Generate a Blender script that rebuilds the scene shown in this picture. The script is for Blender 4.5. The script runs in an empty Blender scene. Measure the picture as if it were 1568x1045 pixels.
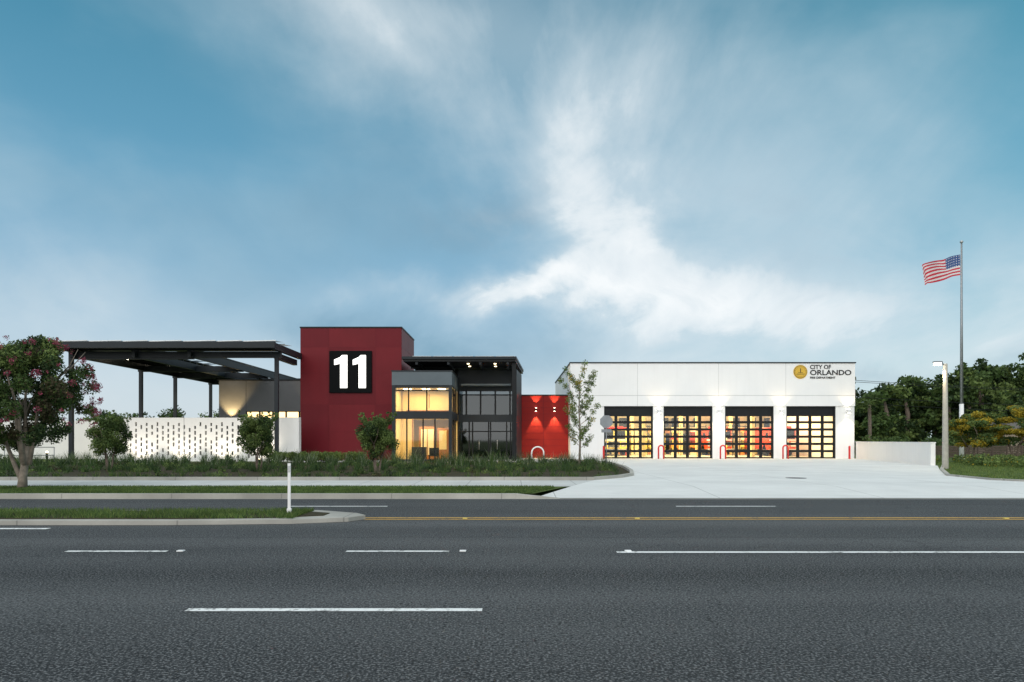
import bpy, math, random
import numpy as np
from mathutils import Vector, Matrix
R=random.Random(7); RN=np.random.default_rng(11)
scene=bpy.context.scene
scene.view_settings.view_transform='Standard'
scene.view_settings.look='None'
scene.view_settings.exposure=0

# ---------------------------------------------------------------- node helpers
def lk(nt,a,b): nt.links.new(a,b)
def math_node(nt,op,*args,clamp=False):
    n=nt.nodes.new('ShaderNodeMath'); n.operation=op; n.use_clamp=clamp
    for i,a in enumerate(args):
        if isinstance(a,(int,float)): n.inputs[i].default_value=a
        else: nt.links.new(a,n.inputs[i])
    return n.outputs[0]
def mixc(nt,f,a,b,mode='MIX'):
    n=nt.nodes.new('ShaderNodeMix'); n.data_type='RGBA'; n.blend_type=mode; n.clamp_factor=True
    def s(sock,v):
        if isinstance(v,(int,float)): sock.default_value=v
        elif isinstance(v,tuple): sock.default_value=(*v[:3],1)
        else: nt.links.new(v,sock)
    s(n.inputs[0],f); s(n.inputs[6],a); s(n.inputs[7],b)
    return n.outputs[2]
def noise(nt,vec,scale,detail=4,rough=.55,dist=0,dim='3D'):
    n=nt.nodes.new('ShaderNodeTexNoise'); n.inputs['Scale'].default_value=scale
    n.inputs['Detail'].default_value=detail; n.inputs['Roughness'].default_value=rough
    n.inputs['Distortion'].default_value=dist
    if vec is not None: nt.links.new(vec,n.inputs['Vector'])
    return n.outputs['Fac']
def mapping(nt,vec,scale=(1,1,1),rot=(0,0,0),loc=(0,0,0)):
    n=nt.nodes.new('ShaderNodeMapping'); n.inputs['Scale'].default_value=scale
    n.inputs['Rotation'].default_value=rot; n.inputs['Location'].default_value=loc
    nt.links.new(vec,n.inputs['Vector']); return n.outputs[0]
def maprange(nt,v,a,b,c=0,d=1,smooth=False):
    n=nt.nodes.new('ShaderNodeMapRange'); n.interpolation_type='SMOOTHSTEP' if smooth else 'LINEAR'
    nt.links.new(v,n.inputs[0])
    for i,x in enumerate((a,b,c,d)): n.inputs[i+1].default_value=x
    return n.outputs[0]
def newmat(name):
    m=bpy.data.materials.new(name); m.use_nodes=True
    nt=m.node_tree; b=nt.nodes['Principled BSDF']; return m,nt,b
def objco(nt):
    return nt.nodes.new('ShaderNodeTexCoord').outputs['Object']
def mat(name,col,rough=.6,var=.15,scale=3,metal=0,bump=0,bscale=40,spec=.4,emis=0,ecol=None,streak=0):
    m,nt,b=newmat(name)
    co=objco(nt)
    f=noise(nt,co,scale,5)
    k=maprange(nt,f,.25,.75,0,1)
    dark=tuple(c*(1-var) for c in col); lite=tuple(min(1,c*(1+var)) for c in col)
    c=mixc(nt,k,dark,lite)
    if streak:
        c=mixc(nt,maprange(nt,noise(nt,mapping(nt,co,(2.2,2.2,.12)),1.5,5,.6),.5,.75,0,streak),c,tuple(x*.72 for x in col))
    lk(nt,c,b.inputs['Base Color'])
    b.inputs['Roughness'].default_value=rough; b.inputs['Metallic'].default_value=metal
    b.inputs['Specular IOR Level'].default_value=spec
    if emis:
        b.inputs['Emission Color'].default_value=(*(ecol or col),1); b.inputs['Emission Strength'].default_value=emis
    if bump:
        bn=nt.nodes.new('ShaderNodeBump'); bn.inputs['Strength'].default_value=bump; bn.inputs['Distance'].default_value=.02
        lk(nt,noise(nt,co,bscale,4),bn.inputs['Height']); lk(nt,bn.outputs[0],b.inputs['Normal'])
    return m

# ---------------------------------------------------------------- materials
def asphalt():
    m,nt,b=newmat('asphalt'); co=objco(nt)
    big=noise(nt,mapping(nt,co,(.06,.55,1)),1.0,4,.5)
    big2=noise(nt,mapping(nt,co,(.25,.6,1),loc=(7,3,0)),.8,5,.6)
    sp=noise(nt,co,48,1,.5); sp2=noise(nt,mapping(nt,co,(1,1,1),loc=(5,5,5)),30,2,.6)
    c=mixc(nt,maprange(nt,big,.35,.65),(.028,.031,.034),(.052,.057,.061))
    c=mixc(nt,maprange(nt,big2,.35,.7,0,.6),c,(.074,.079,.082))
    sx=nt.nodes.new('ShaderNodeSeparateXYZ'); lk(nt,co,sx.inputs[0])
    yy=math_node(nt,'ADD',sx.outputs[1],maprange(nt,noise(nt,mapping(nt,co,(.15,.3,1)),1.2,4),0,1,-.5,.5))
    for yc,w,a in ((8.2,.42,.75),(11.9,.6,.25),(4.7,.6,.35),(17.6,.5,.3),(15.2,.4,.3)):
        g=math_node(nt,'EXPONENT',math_node(nt,'MULTIPLY',math_node(nt,'POWER',math_node(nt,'ABSOLUTE',math_node(nt,'DIVIDE',math_node(nt,'SUBTRACT',yy,yc),w)),2.0),-1.0))
        c=mixc(nt,math_node(nt,'MULTIPLY',g,a),c,(.014,.016,.018))
    # paler worn strips where lanes meet
    for yc,w,a in ((10.7,.5,.42),(13.1,.5,.55),(6.9,.35,.28),(9.2,.3,.15)):
        g=math_node(nt,'EXPONENT',math_node(nt,'MULTIPLY',math_node(nt,'POWER',math_node(nt,'ABSOLUTE',math_node(nt,'DIVIDE',math_node(nt,'SUBTRACT',yy,yc),w)),2.0),-1.0))
        c=mixc(nt,math_node(nt,'MULTIPLY',g,a),c,(.115,.12,.125))
    c=mixc(nt,maprange(nt,sp,.50,.63,0,.85),c,(.185,.193,.20))
    c=mixc(nt,maprange(nt,sp2,.46,.35,0,.85),c,(.006,.007,.009))
    # longitudinal construction seam + thin cracks
    ys=math_node(nt,'ADD',sx.outputs[1],maprange(nt,noise(nt,mapping(nt,co,(1,0,0)),.9,6,.7),0,1,-.12,.12))
    for yc in (11.25,16.9):
        s_=math_node(nt,'LESS_THAN',math_node(nt,'ABSOLUTE',math_node(nt,'SUBTRACT',ys,yc)),.014)
        c=mixc(nt,math_node(nt,'MULTIPLY',s_,.8),c,(.008,.009,.010))
    v=nt.nodes.new('ShaderNodeTexVoronoi'); v.feature='DISTANCE_TO_EDGE'; v.inputs['Scale'].default_value=.35
    wv=nt.nodes.new('ShaderNodeVectorMath'); wv.operation='ADD'; lk(nt,co,wv.inputs[0])
    nn=nt.nodes.new('ShaderNodeTexNoise'); nn.inputs['Scale'].default_value=1.5; nn.inputs['Detail'].default_value=6; lk(nt,co,nn.inputs['Vector'])
    lk(nt,nn.outputs['Color'],wv.inputs[1]); lk(nt,wv.outputs[0],v.inputs['Vector'])
    c=mixc(nt,maprange(nt,v.outputs['Distance'],0,.006,.45,0),c,(.010,.011,.012))
    lk(nt,c,b.inputs['Base Color']); b.inputs['Roughness'].default_value=.85
    b.inputs['Specular IOR Level'].default_value=.2
    bn=nt.nodes.new('ShaderNodeBump'); bn.inputs['Strength'].default_value=.75; bn.inputs['Distance'].default_value=.016
    lk(nt,noise(nt,co,48,2,.7),bn.inputs['Height']); lk(nt,bn.outputs[0],b.inputs['Normal'])
    return m
def paint(name,col):
    m,nt,b=newmat(name); co=objco(nt)
    f=noise(nt,co,14,6,.7); f2=noise(nt,co,2.5,4,.6)
    w=math_node(nt,'ADD',math_node(nt,'MULTIPLY',f,.7),math_node(nt,'MULTIPLY',f2,.4))
    c=mixc(nt,maprange(nt,w,.56,.67,0,.85),col,(.09,.09,.09))
    lk(nt,c,b.inputs['Base Color']); b.inputs['Roughness'].default_value=.7
    return m
def concrete(name,col,joint=3.0,stain=.25):
    m,nt,b=newmat(name); co=objco(nt)
    c=mixc(nt,maprange(nt,noise(nt,co,.5,6,.6),.35,.68),tuple(x*(1-stain) for x in col),col)
    c=mixc(nt,maprange(nt,noise(nt,mapping(nt,co,(.15,.9,1)),1.3,5,.6),.5,.7,0,.3),c,tuple(x*.7 for x in col))
    c=mixc(nt,maprange(nt,noise(nt,co,30,3),.4,.6,0,.15),c,tuple(x*.6 for x in col))
    if joint:
        sx=nt.nodes.new('ShaderNodeSeparateXYZ'); lk(nt,co,sx.inputs[0])
        for i in (0,1):
            fr=math_node(nt,'FRACT',math_node(nt,'DIVIDE',math_node(nt,'ADD',sx.outputs[i],300.3),joint))
            j=math_node(nt,'LESS_THAN',fr,.03/joint)
            c=mixc(nt,math_node(nt,'MULTIPLY',j,.5),c,(.12,.12,.115))
    lk(nt,c,b.inputs['Base Color']); b.inputs['Roughness'].default_value=.75
    return m
def grassmat(name,a,bb,cc):
    m,nt,b=newmat(name); co=objco(nt)
    c=mixc(nt,maprange(nt,noise(nt,co,.7,5,.6),.35,.65),a,bb)
    c=mixc(nt,maprange(nt,noise(nt,co,22,4,.7),.42,.65),c,cc)
    lk(nt,c,b.inputs['Base Color']); b.inputs['Roughness'].default_value=.9; b.inputs['Specular IOR Level'].default_value=.1
    return m
def leafmat(name,col,var=.35):
    m,nt,b=newmat(name); co=objco(nt)
    c=mixc(nt,maprange(nt,noise(nt,co,1.6,3),.3,.7),tuple(x*(1-var) for x in col),tuple(x*(1+var) for x in col))
    lk(nt,c,b.inputs['Base Color']); b.inputs['Roughness'].default_value=.6; b.inputs['Specular IOR Level'].default_value=.2
    tr=nt.nodes.new('ShaderNodeBsdfTranslucent'); lk(nt,c,tr.inputs[0])
    mx=nt.nodes.new('ShaderNodeMixShader'); mx.inputs[0].default_value=.3
    out=nt.nodes['Material Output']; lk(nt,b.outputs[0],mx.inputs[1]); lk(nt,tr.outputs[0],mx.inputs[2]); lk(nt,mx.outputs[0],out.inputs[0])
    return m
def glassmat(name,tint=(.9,.93,.95),gl=.12):
    m=bpy.data.materials.new(name); m.use_nodes=True; nt=m.node_tree; nt.nodes.clear()
    o=nt.nodes.new('ShaderNodeOutputMaterial'); t=nt.nodes.new('ShaderNodeBsdfTransparent'); t.inputs[0].default_value=(*tint,1)
    g=nt.nodes.new('ShaderNodeBsdfGlossy'); g.inputs['Roughness'].default_value=.03; g.inputs[0].default_value=(.9,.95,1,1)
    mx=nt.nodes.new('ShaderNodeMixShader'); mx.inputs[0].default_value=gl
    lk(nt,t.outputs[0],mx.inputs[1]); lk(nt,g.outputs[0],mx.inputs[2]); lk(nt,mx.outputs[0],o.inputs[0]); return m
def emit(name,col,s):
    m=bpy.data.materials.new(name); m.use_nodes=True; nt=m.node_tree; b=nt.nodes['Principled BSDF']
    b.inputs['Base Color'].default_value=(*[min(1,c) for c in col],1); b.inputs['Emission Color'].default_value=(*col,1); b.inputs['Emission Strength'].default_value=s
    return m

M={}
M['asphalt']=asphalt()
M['white_paint']=paint('white_paint',(.80,.82,.82)); M['yellow_paint']=paint('yellow_paint',(.62,.36,.06))
M['conc']=concrete('concrete_drive',(.76,.77,.76),4.5,.14)
M['walk']=concrete('concrete_walk',(.62,.63,.62),1.8,.2)
M['kerb']=concrete('kerb_concrete',(.46,.45,.41),3.0,.4)
M['grass']=grassmat('grass',(.040,.075,.018),(.075,.115,.028),(.12,.15,.05))
M['soil']=grassmat('mulch',(.030,.026,.016),(.048,.046,.024),(.07,.06,.04))
M['blade_d']=leafmat('blade_dark',(.040,.080,.030)); M['blade_m']=leafmat('blade_mid',(.085,.145,.040)); M['blade_l']=leafmat('blade_light',(.16,.22,.06)); M['blade_p']=leafmat('blade_pale',(.27,.31,.21))
M['leaf_d']=leafmat('leaf_dark',(.034,.062,.023)); M['leaf_m']=leafmat('leaf_mid',(.075,.125,.037)); M['leaf_l']=leafmat('leaf_light',(.15,.21,.062))
M['leaf_y']=leafmat('leaf_yellow',(.38,.29,.03)); M['flower']=leafmat('flower_pink',(.34,.07,.12)); M['leaf_b']=leafmat('leaf_bronze',(.075,.065,.035))
M['bark']=mat('bark',(.16,.125,.10),.9,.4,8,bump=.6,bscale=25); M['bark_l']=mat('bark_pale',(.26,.22,.18),.9,.35,8,bump=.4)
M['white']=mat('white_panel',(.83,.84,.845),.55,.03,.6,streak=.12)
M['stucco']=mat('white_stucco',(.84,.84,.83),.8,.04,.8,bump=.2,bscale=30,streak=.12)
M['red']=mat('red_panel',(.140,.007,.014),.5,.16,.35,spec=.2,streak=.25)
M['redb']=mat('red_panel_b',(.165,.010,.017),.5,.12,.5,spec=.2,streak=.2)
M['red2']=mat('red_accent',(.30,.030,.034),.45,.12,.5)
M['redwall']=mat('red_wall',(.26,.014,.012),.6,.08,.8,spec=.2)
M['black']=mat('black_metal',(.009,.011,.013),.5,.2,2,spec=.25); M['dark']=mat('charcoal_metal',(.020,.026,.032),.5,.15,1.5,spec=.3)
M['steel']=mat('dark_steel',(.014,.020,.026),.5,.2,1.5,spec=.3); M['grey']=mat('grey_panel',(.11,.14,.16),.5,.08,1)
M['greyd']=mat('grey_dark_panel',(.10,.108,.118),.5,.1,1)
M['board']=mat('sign_board_black',(.006,.007,.008),.7,.1,2,spec=.08)
M['joint']=mat('panel_joint',(.03,.01,.01),.8,.1); M['jointw']=mat('joint_grey',(.42,.43,.43),.8,.05)
M['solar']=mat('solar_cell',(.03,.045,.08),.15,.2,3,metal=.3); M['galv']=mat('galvanised',(.26,.28,.30),.45,.12,3,metal=.5)
M['alum']=mat('aluminium',(.5,.52,.53),.35,.1,2,metal=.7)
M['glass']=glassmat('glass',gl=.06); M['glassd']=glassmat('glass_tinted',(.34,.37,.38),.11)
M['cream']=mat('cream_wall',(.74,.60,.30),.7,.1,.9); M['cream2']=mat('interior_wall',(.76,.69,.48),.7,.08,1)
M['wood']=mat('wood',(.30,.13,.045),.5,.25,6); M['floor']=mat('interior_floor',(.35,.33,.29),.4,.1,2)
M['bollard']=mat('red_bollard',(.62,.03,.03),.35,.08,4); M['gold']=mat('gold',(.66,.42,.05),.4,.15,20)
M['txt']=mat('sign_black',(.02,.02,.022),.5,.1); M['num']=emit('number_lit',(1,.98,.93),2.0)
M['lamp']=emit('lamp_lens',(1,.82,.5),9); M['lampw']=emit('lamp_white',(1,.9,.7),16); M['panel_l']=emit('ceiling_panel',(1,.68,.30),2.4)
M['engine_red']=mat('engine_red',(.62,.06,.02),.25,.05,2); M['chrome']=mat('chrome',(.7,.7,.7),.2,.05,2,metal=.9)
M['rubber']=mat('rubber',(.02,.02,.02),.8,.2); M['yellow']=mat('gear_yellow',(.78,.62,.16),.6,.1,5); M['orange']=mat('gear_orange',(.75,.30,.06),.6,.1,5)
M['brown']=mat('brown_fence',(.10,.075,.06),.8,.25,4); M['poleconc']=mat('pole_concrete',(.45,.43,.38),.7,.15,5)
M['fl_r']=mat('flag_red',(.55,.04,.07),.8,.06); M['fl_w']=mat('flag_white',(.72,.70,.72),.8,.04); M['fl_b']=mat('flag_blue',(.05,.10,.26),.8,.08)
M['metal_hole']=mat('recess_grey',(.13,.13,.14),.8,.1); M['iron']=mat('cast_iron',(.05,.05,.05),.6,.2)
M['roofgrey']=mat('roof_shingle',(.12,.11,.10),.9,.2); M['tan']=mat('tan_stucco',(.35,.29,.22),.8,.1)

# ---------------------------------------------------------------- mesh builder
class MB:
    def __init__(s): s.v=[]; s.f=[]; s.mi=[]; s.mats=[]; s.sm=[]
    def m(s,k):
        mm=M[k]
        if mm not in s.mats: s.mats.append(mm)
        return s.mats.index(mm)
    def raw(s,vs,fs,k,smooth=False):
        o=len(s.v); s.v+= [tuple(p) for p in vs]; i=s.m(k)
        for f in fs: s.f.append(tuple(o+j for j in f)); s.mi.append(i); s.sm.append(smooth)
    def box(s,x0,x1,y0,y1,z0,z1,k):
        s.raw([(x0,y0,z0),(x1,y0,z0),(x1,y1,z0),(x0,y1,z0),(x0,y0,z1),(x1,y0,z1),(x1,y1,z1),(x0,y1,z1)],
              [(0,3,2,1),(4,5,6,7),(0,1,5,4),(1,2,6,5),(2,3,7,6),(3,0,4,7)],k)
    def prism(s,pts,z0,z1,k):  # pts ccw in XY
        n=len(pts); vs=[(x,y,z0) for x,y in pts]+[(x,y,z1) for x,y in pts]
        s.raw(vs,[tuple(range(n))[::-1],tuple(range(n,2*n))]+[(i,(i+1)%n,n+(i+1)%n,n+i) for i in range(n)],k)
    def xz(s,pts,y0,y1,k):
        n=len(pts); vs=[(x,y0,z) for x,z in pts]+[(x,y1,z) for x,z in pts]
        s.raw(vs,[tuple(range(n)),tuple(range(n,2*n))[::-1]]+[(i,n+i,n+(i+1)%n,(i+1)%n) for i in range(n)],k)
    def sheet(s,pts,z,k):
        s.raw([(p[0],p[1],p[2] if len(p)>2 else z) for p in pts],[tuple(range(len(pts)))],k)
    def cyl(s,c,r,z0,z1,k,n=16,r2=None):
        r2=r if r2 is None else r2
        vs=[(c[0]+r*math.cos(a),c[1]+r*math.sin(a),z0) for a in [2*math.pi*i/n for i in range(n)]]
        vs+=[(c[0]+r2*math.cos(a),c[1]+r2*math.sin(a),z1) for a in [2*math.pi*i/n for i in range(n)]]
        s.raw(vs,[(i,(i+1)%n,n+(i+1)%n,n+i) for i in range(n)],k,True)
        s.raw(vs,[tuple(range(n))[::-1],tuple(range(n,2*n))],k)
    def tube(s,pts,rad,k,n=8):
        pts=[Vector(p) for p in pts]; rings=[]
        if isinstance(rad,(int,float)): rad=[rad]*len(pts)
        up=Vector((0.13,0.9,0.31))
        for i,p in enumerate(pts):
            d=(pts[min(i+1,len(pts)-1)]-pts[max(i-1,0)]).normalized()
            a=d.cross(up); 
            if a.length<.05: a=d.cross(Vector((1,0,0)))
            a.normalize(); b=d.cross(a)
            rings.append([p+(a*math.cos(t)+b*math.sin(t))*rad[i] for t in [2*math.pi*j/n for j in range(n)]])
        vs=[q for r in rings for q in r]; fs=[]
        for i in range(len(pts)-1):
            for j in range(n): fs.append((i*n+j,i*n+(j+1)%n,(i+1)*n+(j+1)%n,(i+1)*n+j))
        fs.append(tuple(range(n))[::-1]); fs.append(tuple(range((len(pts)-1)*n,len(pts)*n)))
        s.raw(vs,fs,k,True)
    def npfaces(s,V,k_idx,keys,nv):
        o=len(s.v); s.v+=[tuple(p) for p in V.tolist()]; n=len(V)//nv
        ids=[s.m(k) for k in keys]
        for i in range(n):
            s.f.append(tuple(o+i*nv+j for j in range(nv))); s.mi.append(ids[k_idx[i]]); s.sm.append(False)
    def obj(s,name,parent=None,bevel=0):
        me=bpy.data.meshes.new(name); me.from_pydata(s.v,[],s.f)
        for mm in s.mats: me.materials.append(mm)
        me.polygons.foreach_set('material_index',s.mi); me.polygons.foreach_set('use_smooth',s.sm); me.update()
        o=bpy.data.objects.new(name,me); scene.collection.objects.link(o)
        if parent: o.parent=parent
        if bevel:
            b=o.modifiers.new('bevel','BEVEL'); b.width=bevel; b.segments=2; b.limit_method='ANGLE'
        return o
def empty(name):
    e=bpy.data.objects.new(name,None); scene.collection.objects.link(e); return e

# leaf helpers
def leaves(mb,centers,radii,n,size,keys,weights,hollow=.45,squash=1.0,mixr=.5):
    centers=np.array(centers,float); radii=np.array(radii,float)
    if radii.ndim==1: radii=np.stack([radii,radii,radii*squash],1)
    vol=radii.prod(1)**(2/3); ci=RN.choice(len(centers),n,p=vol/vol.sum())
    d=RN.normal(size=(n,3)); d/=np.linalg.norm(d,axis=1,keepdims=True)
    rr=hollow+(1-hollow)*RN.random((n,1))**.6
    P=centers[ci]+d*radii[ci]*rr
    a=RN.normal(size=(n,3)); a/=np.linalg.norm(a,axis=1,keepdims=True)
    b=np.cross(a,d+RN.normal(size=(n,3))*.6); b/=np.linalg.norm(b,axis=1,keepdims=True)+1e-6
    sz=size*(.6+.8*RN.random((n,1)))
    V=np.stack([P-a*sz*.5,P+b*sz*.32,P+a*sz*.5,P-b*sz*.32],1).reshape(-1,3)
    cw=np.array(weights,float); cw/=cw.sum()
    base=RN.choice(len(keys),len(centers),p=cw)[ci]; rnd=RN.choice(len(keys),n,p=cw)
    idx=np.where(RN.random(n)<mixr,base,rnd)
    mb.npfaces(V,idx,keys,4)
def blades(mb,base,h,w,lean,keys,weights):
    n=len(base); t=RN.random(n)*2*np.pi; u=RN.random(n)*2*np.pi
    H=h*(.6+.7*RN.random(n)); L=lean*RN.random(n)*H
    side=np.stack([np.cos(t),np.sin(t),np.zeros(n)],1)*(w*.5)
    tip=base+np.stack([np.cos(u)*L,np.sin(u)*L,H],1)
    V=np.stack([base-side,base+side,tip],1).reshape(-1,3)
    cw=np.array(weights,float); cw/=cw.sum(); idx=RN.choice(len(keys),n,p=cw)
    mb.npfaces(V,idx,keys,3)

# ---------------------------------------------------------------- GROUND
G=.13
mb=MB()
mb.raw([(-1500,-1500,-.02),(1500,-1500,-.02),(1500,21.5,-.02),(-1500,21.5,-.02),(1500,21.5,G-.01),(-1500,21.5,G-.01),(1500,2500,G-.01),(-1500,2500,G-.01)],
       [(0,1,2,3),(3,2,4,5),(5,4,6,7)],'grass'); mb.obj('ground')
mb=MB(); mb.sheet([(-400,-8),(400,-8),(400,18.75),(-400,18.75)],0,'asphalt'); mb.obj('road')
# markings
mb=MB()
def mark(x0,x1,y,w,k='white_paint'): mb.sheet([(x0,y-w/2),(x1,y-w/2),(x1,y+w/2),(x0,y+w/2)],.005,k)
for i in range(-12,12):
    mark(-3.06+i*12.2,-.28+i*12.2,6.42,.11)
for a,b in ((-6.4,-4.95),(-2.38,-.9),(-10.4,-8.9)): mark(a,b,9.8,.10)
mark(1.49,120,9.72,.12)
for i in range(-10,12): mark(-5.4+i*9.35,-3.0+i*9.35,16.45,.12)
mark(-60,-8.35,12.3,.16); 
mark(-3.15,200,13.75,.11,'yellow_paint'); mark(-3.3,200,14.02,.11,'yellow_paint')
mb.obj('road_markings')
mb=MB()
for x in (-4.8,-.75,1.62): mb.box(x,x+.09,9.76,9.84,.004,.018,'white')
for x in (-1,2.5,10,14): mb.box(x,x+.09,13.85,13.92,.004,.018,'yellow')
mb.obj('road_studs')
# median
med=empty('median')
mb=MB()
nose=[(-4.2,13.0),(-3.2,13.35),(-2.95,13.75),(-3.2,14.15),(-4.2,14.75)]
outer=[(-120,12.8),(-6.5,12.8)]+nose+[(-120,14.75)]
mb.prism(outer,0,.09,'kerb')
inner=[(-120,13.02),(-6.3,13.02),(-4.6,13.22),(-3.75,13.6),(-3.75,14.05),(-4.6,14.5),(-120,14.55)]
mb.prism(inner,.09,.105,'soil'); mb.obj('median_kerb',med,.015)
mb=MB(); n=34000; xs=-4.2-RN.random(n)**1.3*24; ys=13.05+RN.random(n)*1.45
ok=(np.sin(xs*1.7)+np.sin(xs*3.1+ys*2)+RN.normal(size=n)*.7)>-1.3
blades(mb,np.stack([xs,ys,np.full(n,.10)],1)[ok],.085,.014,.9,['blade_d','blade_m','blade_l'],[1,3,2.5]); mb.obj('median_grass',med)
# verge + kerb
mb=MB(); mb.box(-200,.1,18.62,18.80,0,.135,'kerb')
mb.raw([(.1,18.62,.135),(1.3,18.62,.012),(1.3,18.80,.012),(.1,18.80,.135),(.1,18.62,-.01),(1.3,18.62,-.01)],[(0,1,2,3),(4,5,1,0)],'kerb')
mb.box(26,200,18.62,18.80,0,.135,'kerb'); mb.sheet([(-200,18.42),(26,18.42),(26,18.62),(-200,18.62)],.006,'kerb'); mb.obj('roadside_kerb',None,.01)
mb=MB(); mb.sheet([(-200,18.8),(.6,18.8),(1.75,21.6),(-200,21.6)],.128,'grass'); mb.sheet([(26,18.8),(200,18.8),(200,21.6),(24,21.6)],.128,'grass'); mb.obj('verge')
mb=MB(); n=70000; xs=1.3-RN.random(n)*22; ys=18.85+RN.random(n)*2.75
k=xs<(.5+(ys-18.8)*.42); 
blades(mb,np.stack([xs,ys,np.full(n,.126)],1)[k],.06,.014,1.0,['blade_d','blade_m','blade_l'],[1.2,3,2]); mb.obj('verge_grass')
mb=MB(); mb.sheet([(-200,21.6),(200,21.6),(200,24.9),(-200,24.9)],.132,'walk'); mb.obj('sidewalk')
# driveway
edge=[(3.0,24.9),(4.3,26.5),(5.0,28),(5.5,31),(6.0,36),(6.2,42),(5.6,45),(4.4,47.5)]
mb=MB(); mb.sheet([(.6,18.75,.008),(26,18.75,.008),(24,21.5,.139),(1.85,21.5,.139)],0,'conc')
mb.sheet([(1.85,21.5),(24,21.5),(18.4,23.2),(17.5,25),(17.8,28),(21,33.5),(24.3,39),(27.3,54.6),(4.4,54.6)]+edge[::-1],.139,'conc')
mb.sheet([(-15,45.2),(4.4,45.2),(4.4,58),(-15,58)],.135,'walk'); mb.obj('driveway')
mb=MB(); mb.cyl((10.9,26.2),.38,.138,.146,'iron',24); mb.obj('manhole_cover')
# planting bed
bed=empty('planting_bed')
mb=MB(); mb.sheet([(-60,24.95)]+edge+[(4.3,45.1),(-60,45.1)],.137,'soil'); mb.obj('mulch',bed)
mb=MB()
pts=[(-60,24.9)]+edge
for (a,b) in zip(pts[:-1],pts[1:]):
    d=Vector((b[0]-a[0],b[1]-a[1])).normalized(); nn=Vector((-d.y,d.x))*.16
    mb.prism([a,b,(b[0]+nn.x,b[1]+nn.y),(a[0]+nn.x,a[1]+nn.y)],.13,.25,'kerb')
mb.obj('bed_kerb',bed)
def edge_x(y):
    return np.interp(y,[e[1] for e in edge],[e[0] for e in edge])
def tussock_rows(name,rows,pitch,x0,keys,wt,per,w,spread,skip=.12,lean=1.0):
    mb=MB()
    for row,(yy,hh) in enumerate(rows):
        nn_=int((8-x0)/pitch)
        for i in range(nn_):
            x=x0+i*pitch+R.uniform(-.2,.2)*pitch+.5*pitch*(row%2)
            y2=yy+R.uniform(-.3,.3)
            if x>edge_x(y2)-.5 or R.random()<skip: continue
            h=hh*R.uniform(.7,1.2); B=np.tile(np.array([x,y2,.13]),(per,1)); B[:,:2]+=RN.normal(size=(per,2))*spread
            blades(mb,B,h,w,lean,keys,wt)
    mb.obj(name,bed)
tussock_rows('border_tufts',((26.4,.28),(27.6,.30)),.62,-34,['blade_d','blade_m','blade_l'],[2,3,1.4],34,.022,.07,.25,1.2)
tussock_rows('liriope_border',((31.5,.40),(32.8,.42),(34.2,.45)),.7,-40,['blade_d','blade_d','blade_m'],[3,2,3],46,.026,.10,.2,1.1)
tussock_rows('ornamental_grass_row',((38.5,.58),(40.5,.66),(42.6,.76)),1.02,-48,['blade_d','blade_m','blade_p'],[4,3,1.6],80,.034,.12,.16,.8)
mb=MB(); cs=[];rs=[]
for i in range(900):
    x=-46+RN.random()*52; y=25.6+RN.random()**.8*19
    if x<edge_x(y)-.5 and (math.sin(x*.9+y*.7)+math.sin(x*.37-y*.5))>-.5: cs.append((x,y,.16+.003*(y-25))); rs.append(.12+.30*RN.random()**1.5)
leaves(mb,cs,rs,62000,.075,['leaf_d','leaf_m','leaf_b','leaf_l'],[3,3,1.6,2.4],.2,.66,.88); mb.obj('groundcover_shrubs',bed)
mb=MB(); cs=[];rs=[]
for i in range(44): cs.append((-15.2+i*.13+RN.normal()*.2,43.8+RN.normal()*.3,.55)); rs.append(.36)
leaves(mb,cs,rs,12000,.09,['blade_l','leaf_l','leaf_m'],[3,2,1],.3,.9); mb.obj('lime_hedge',bed)
mb=MB(); cs=[];rs=[]
for i in range(36): cs.append((-44+i*.4+RN.normal()*.2,41+RN.normal()*.5,.45)); rs.append(R.uniform(.3,.5))
leaves(mb,cs,rs,14000,.09,['leaf_l','leaf_m','leaf_d','leaf_y'],[2,3,2,.7],.3,.9); mb.obj('flowering_hedge',bed)
mb=MB(); n=50000; xs=17.5+RN.random(n)*26; ys=23+RN.random(n)*22
k=xs>np.interp(ys,[23.2,25,28,33.5,39,54],[18.6,17.7,18.0,21.2,24.6,27.6])
blades(mb,np.stack([xs,ys,np.full(n,.12)],1)[k],.08,.022,1,['blade_m','blade_l'],[2,3.5]); mb.obj('lawn_grass')
mb=MB(); pts=[(44,23.0),(18.5,23.1),(17.5,25),(17.8,28),(21,33.5),(24.3,38.6)]
for (a,b) in zip(pts[:-1],pts[1:]):
    d=Vector((b[0]-a[0],b[1]-a[1])).normalized(); nn=Vector((d.y,-d.x))*.15
    mb.prism([a,(a[0]+nn.x,a[1]+nn.y),(b[0]+nn.x,b[1]+nn.y),b][::-1],.12,.20,'kerb')
mb.obj('lawn_kerb')
mb=MB(); cs=[(26+RN.random()*20,36+RN.random()*10,.35) for _ in range(90)]
leaves(mb,cs,[.4+.25*RN.random() for _ in cs],20000,.13,['blade_l','leaf_m','leaf_l','leaf_y'],[3,2,3,.8],.3,.7); mb.obj('lawn_shrubs')

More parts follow.
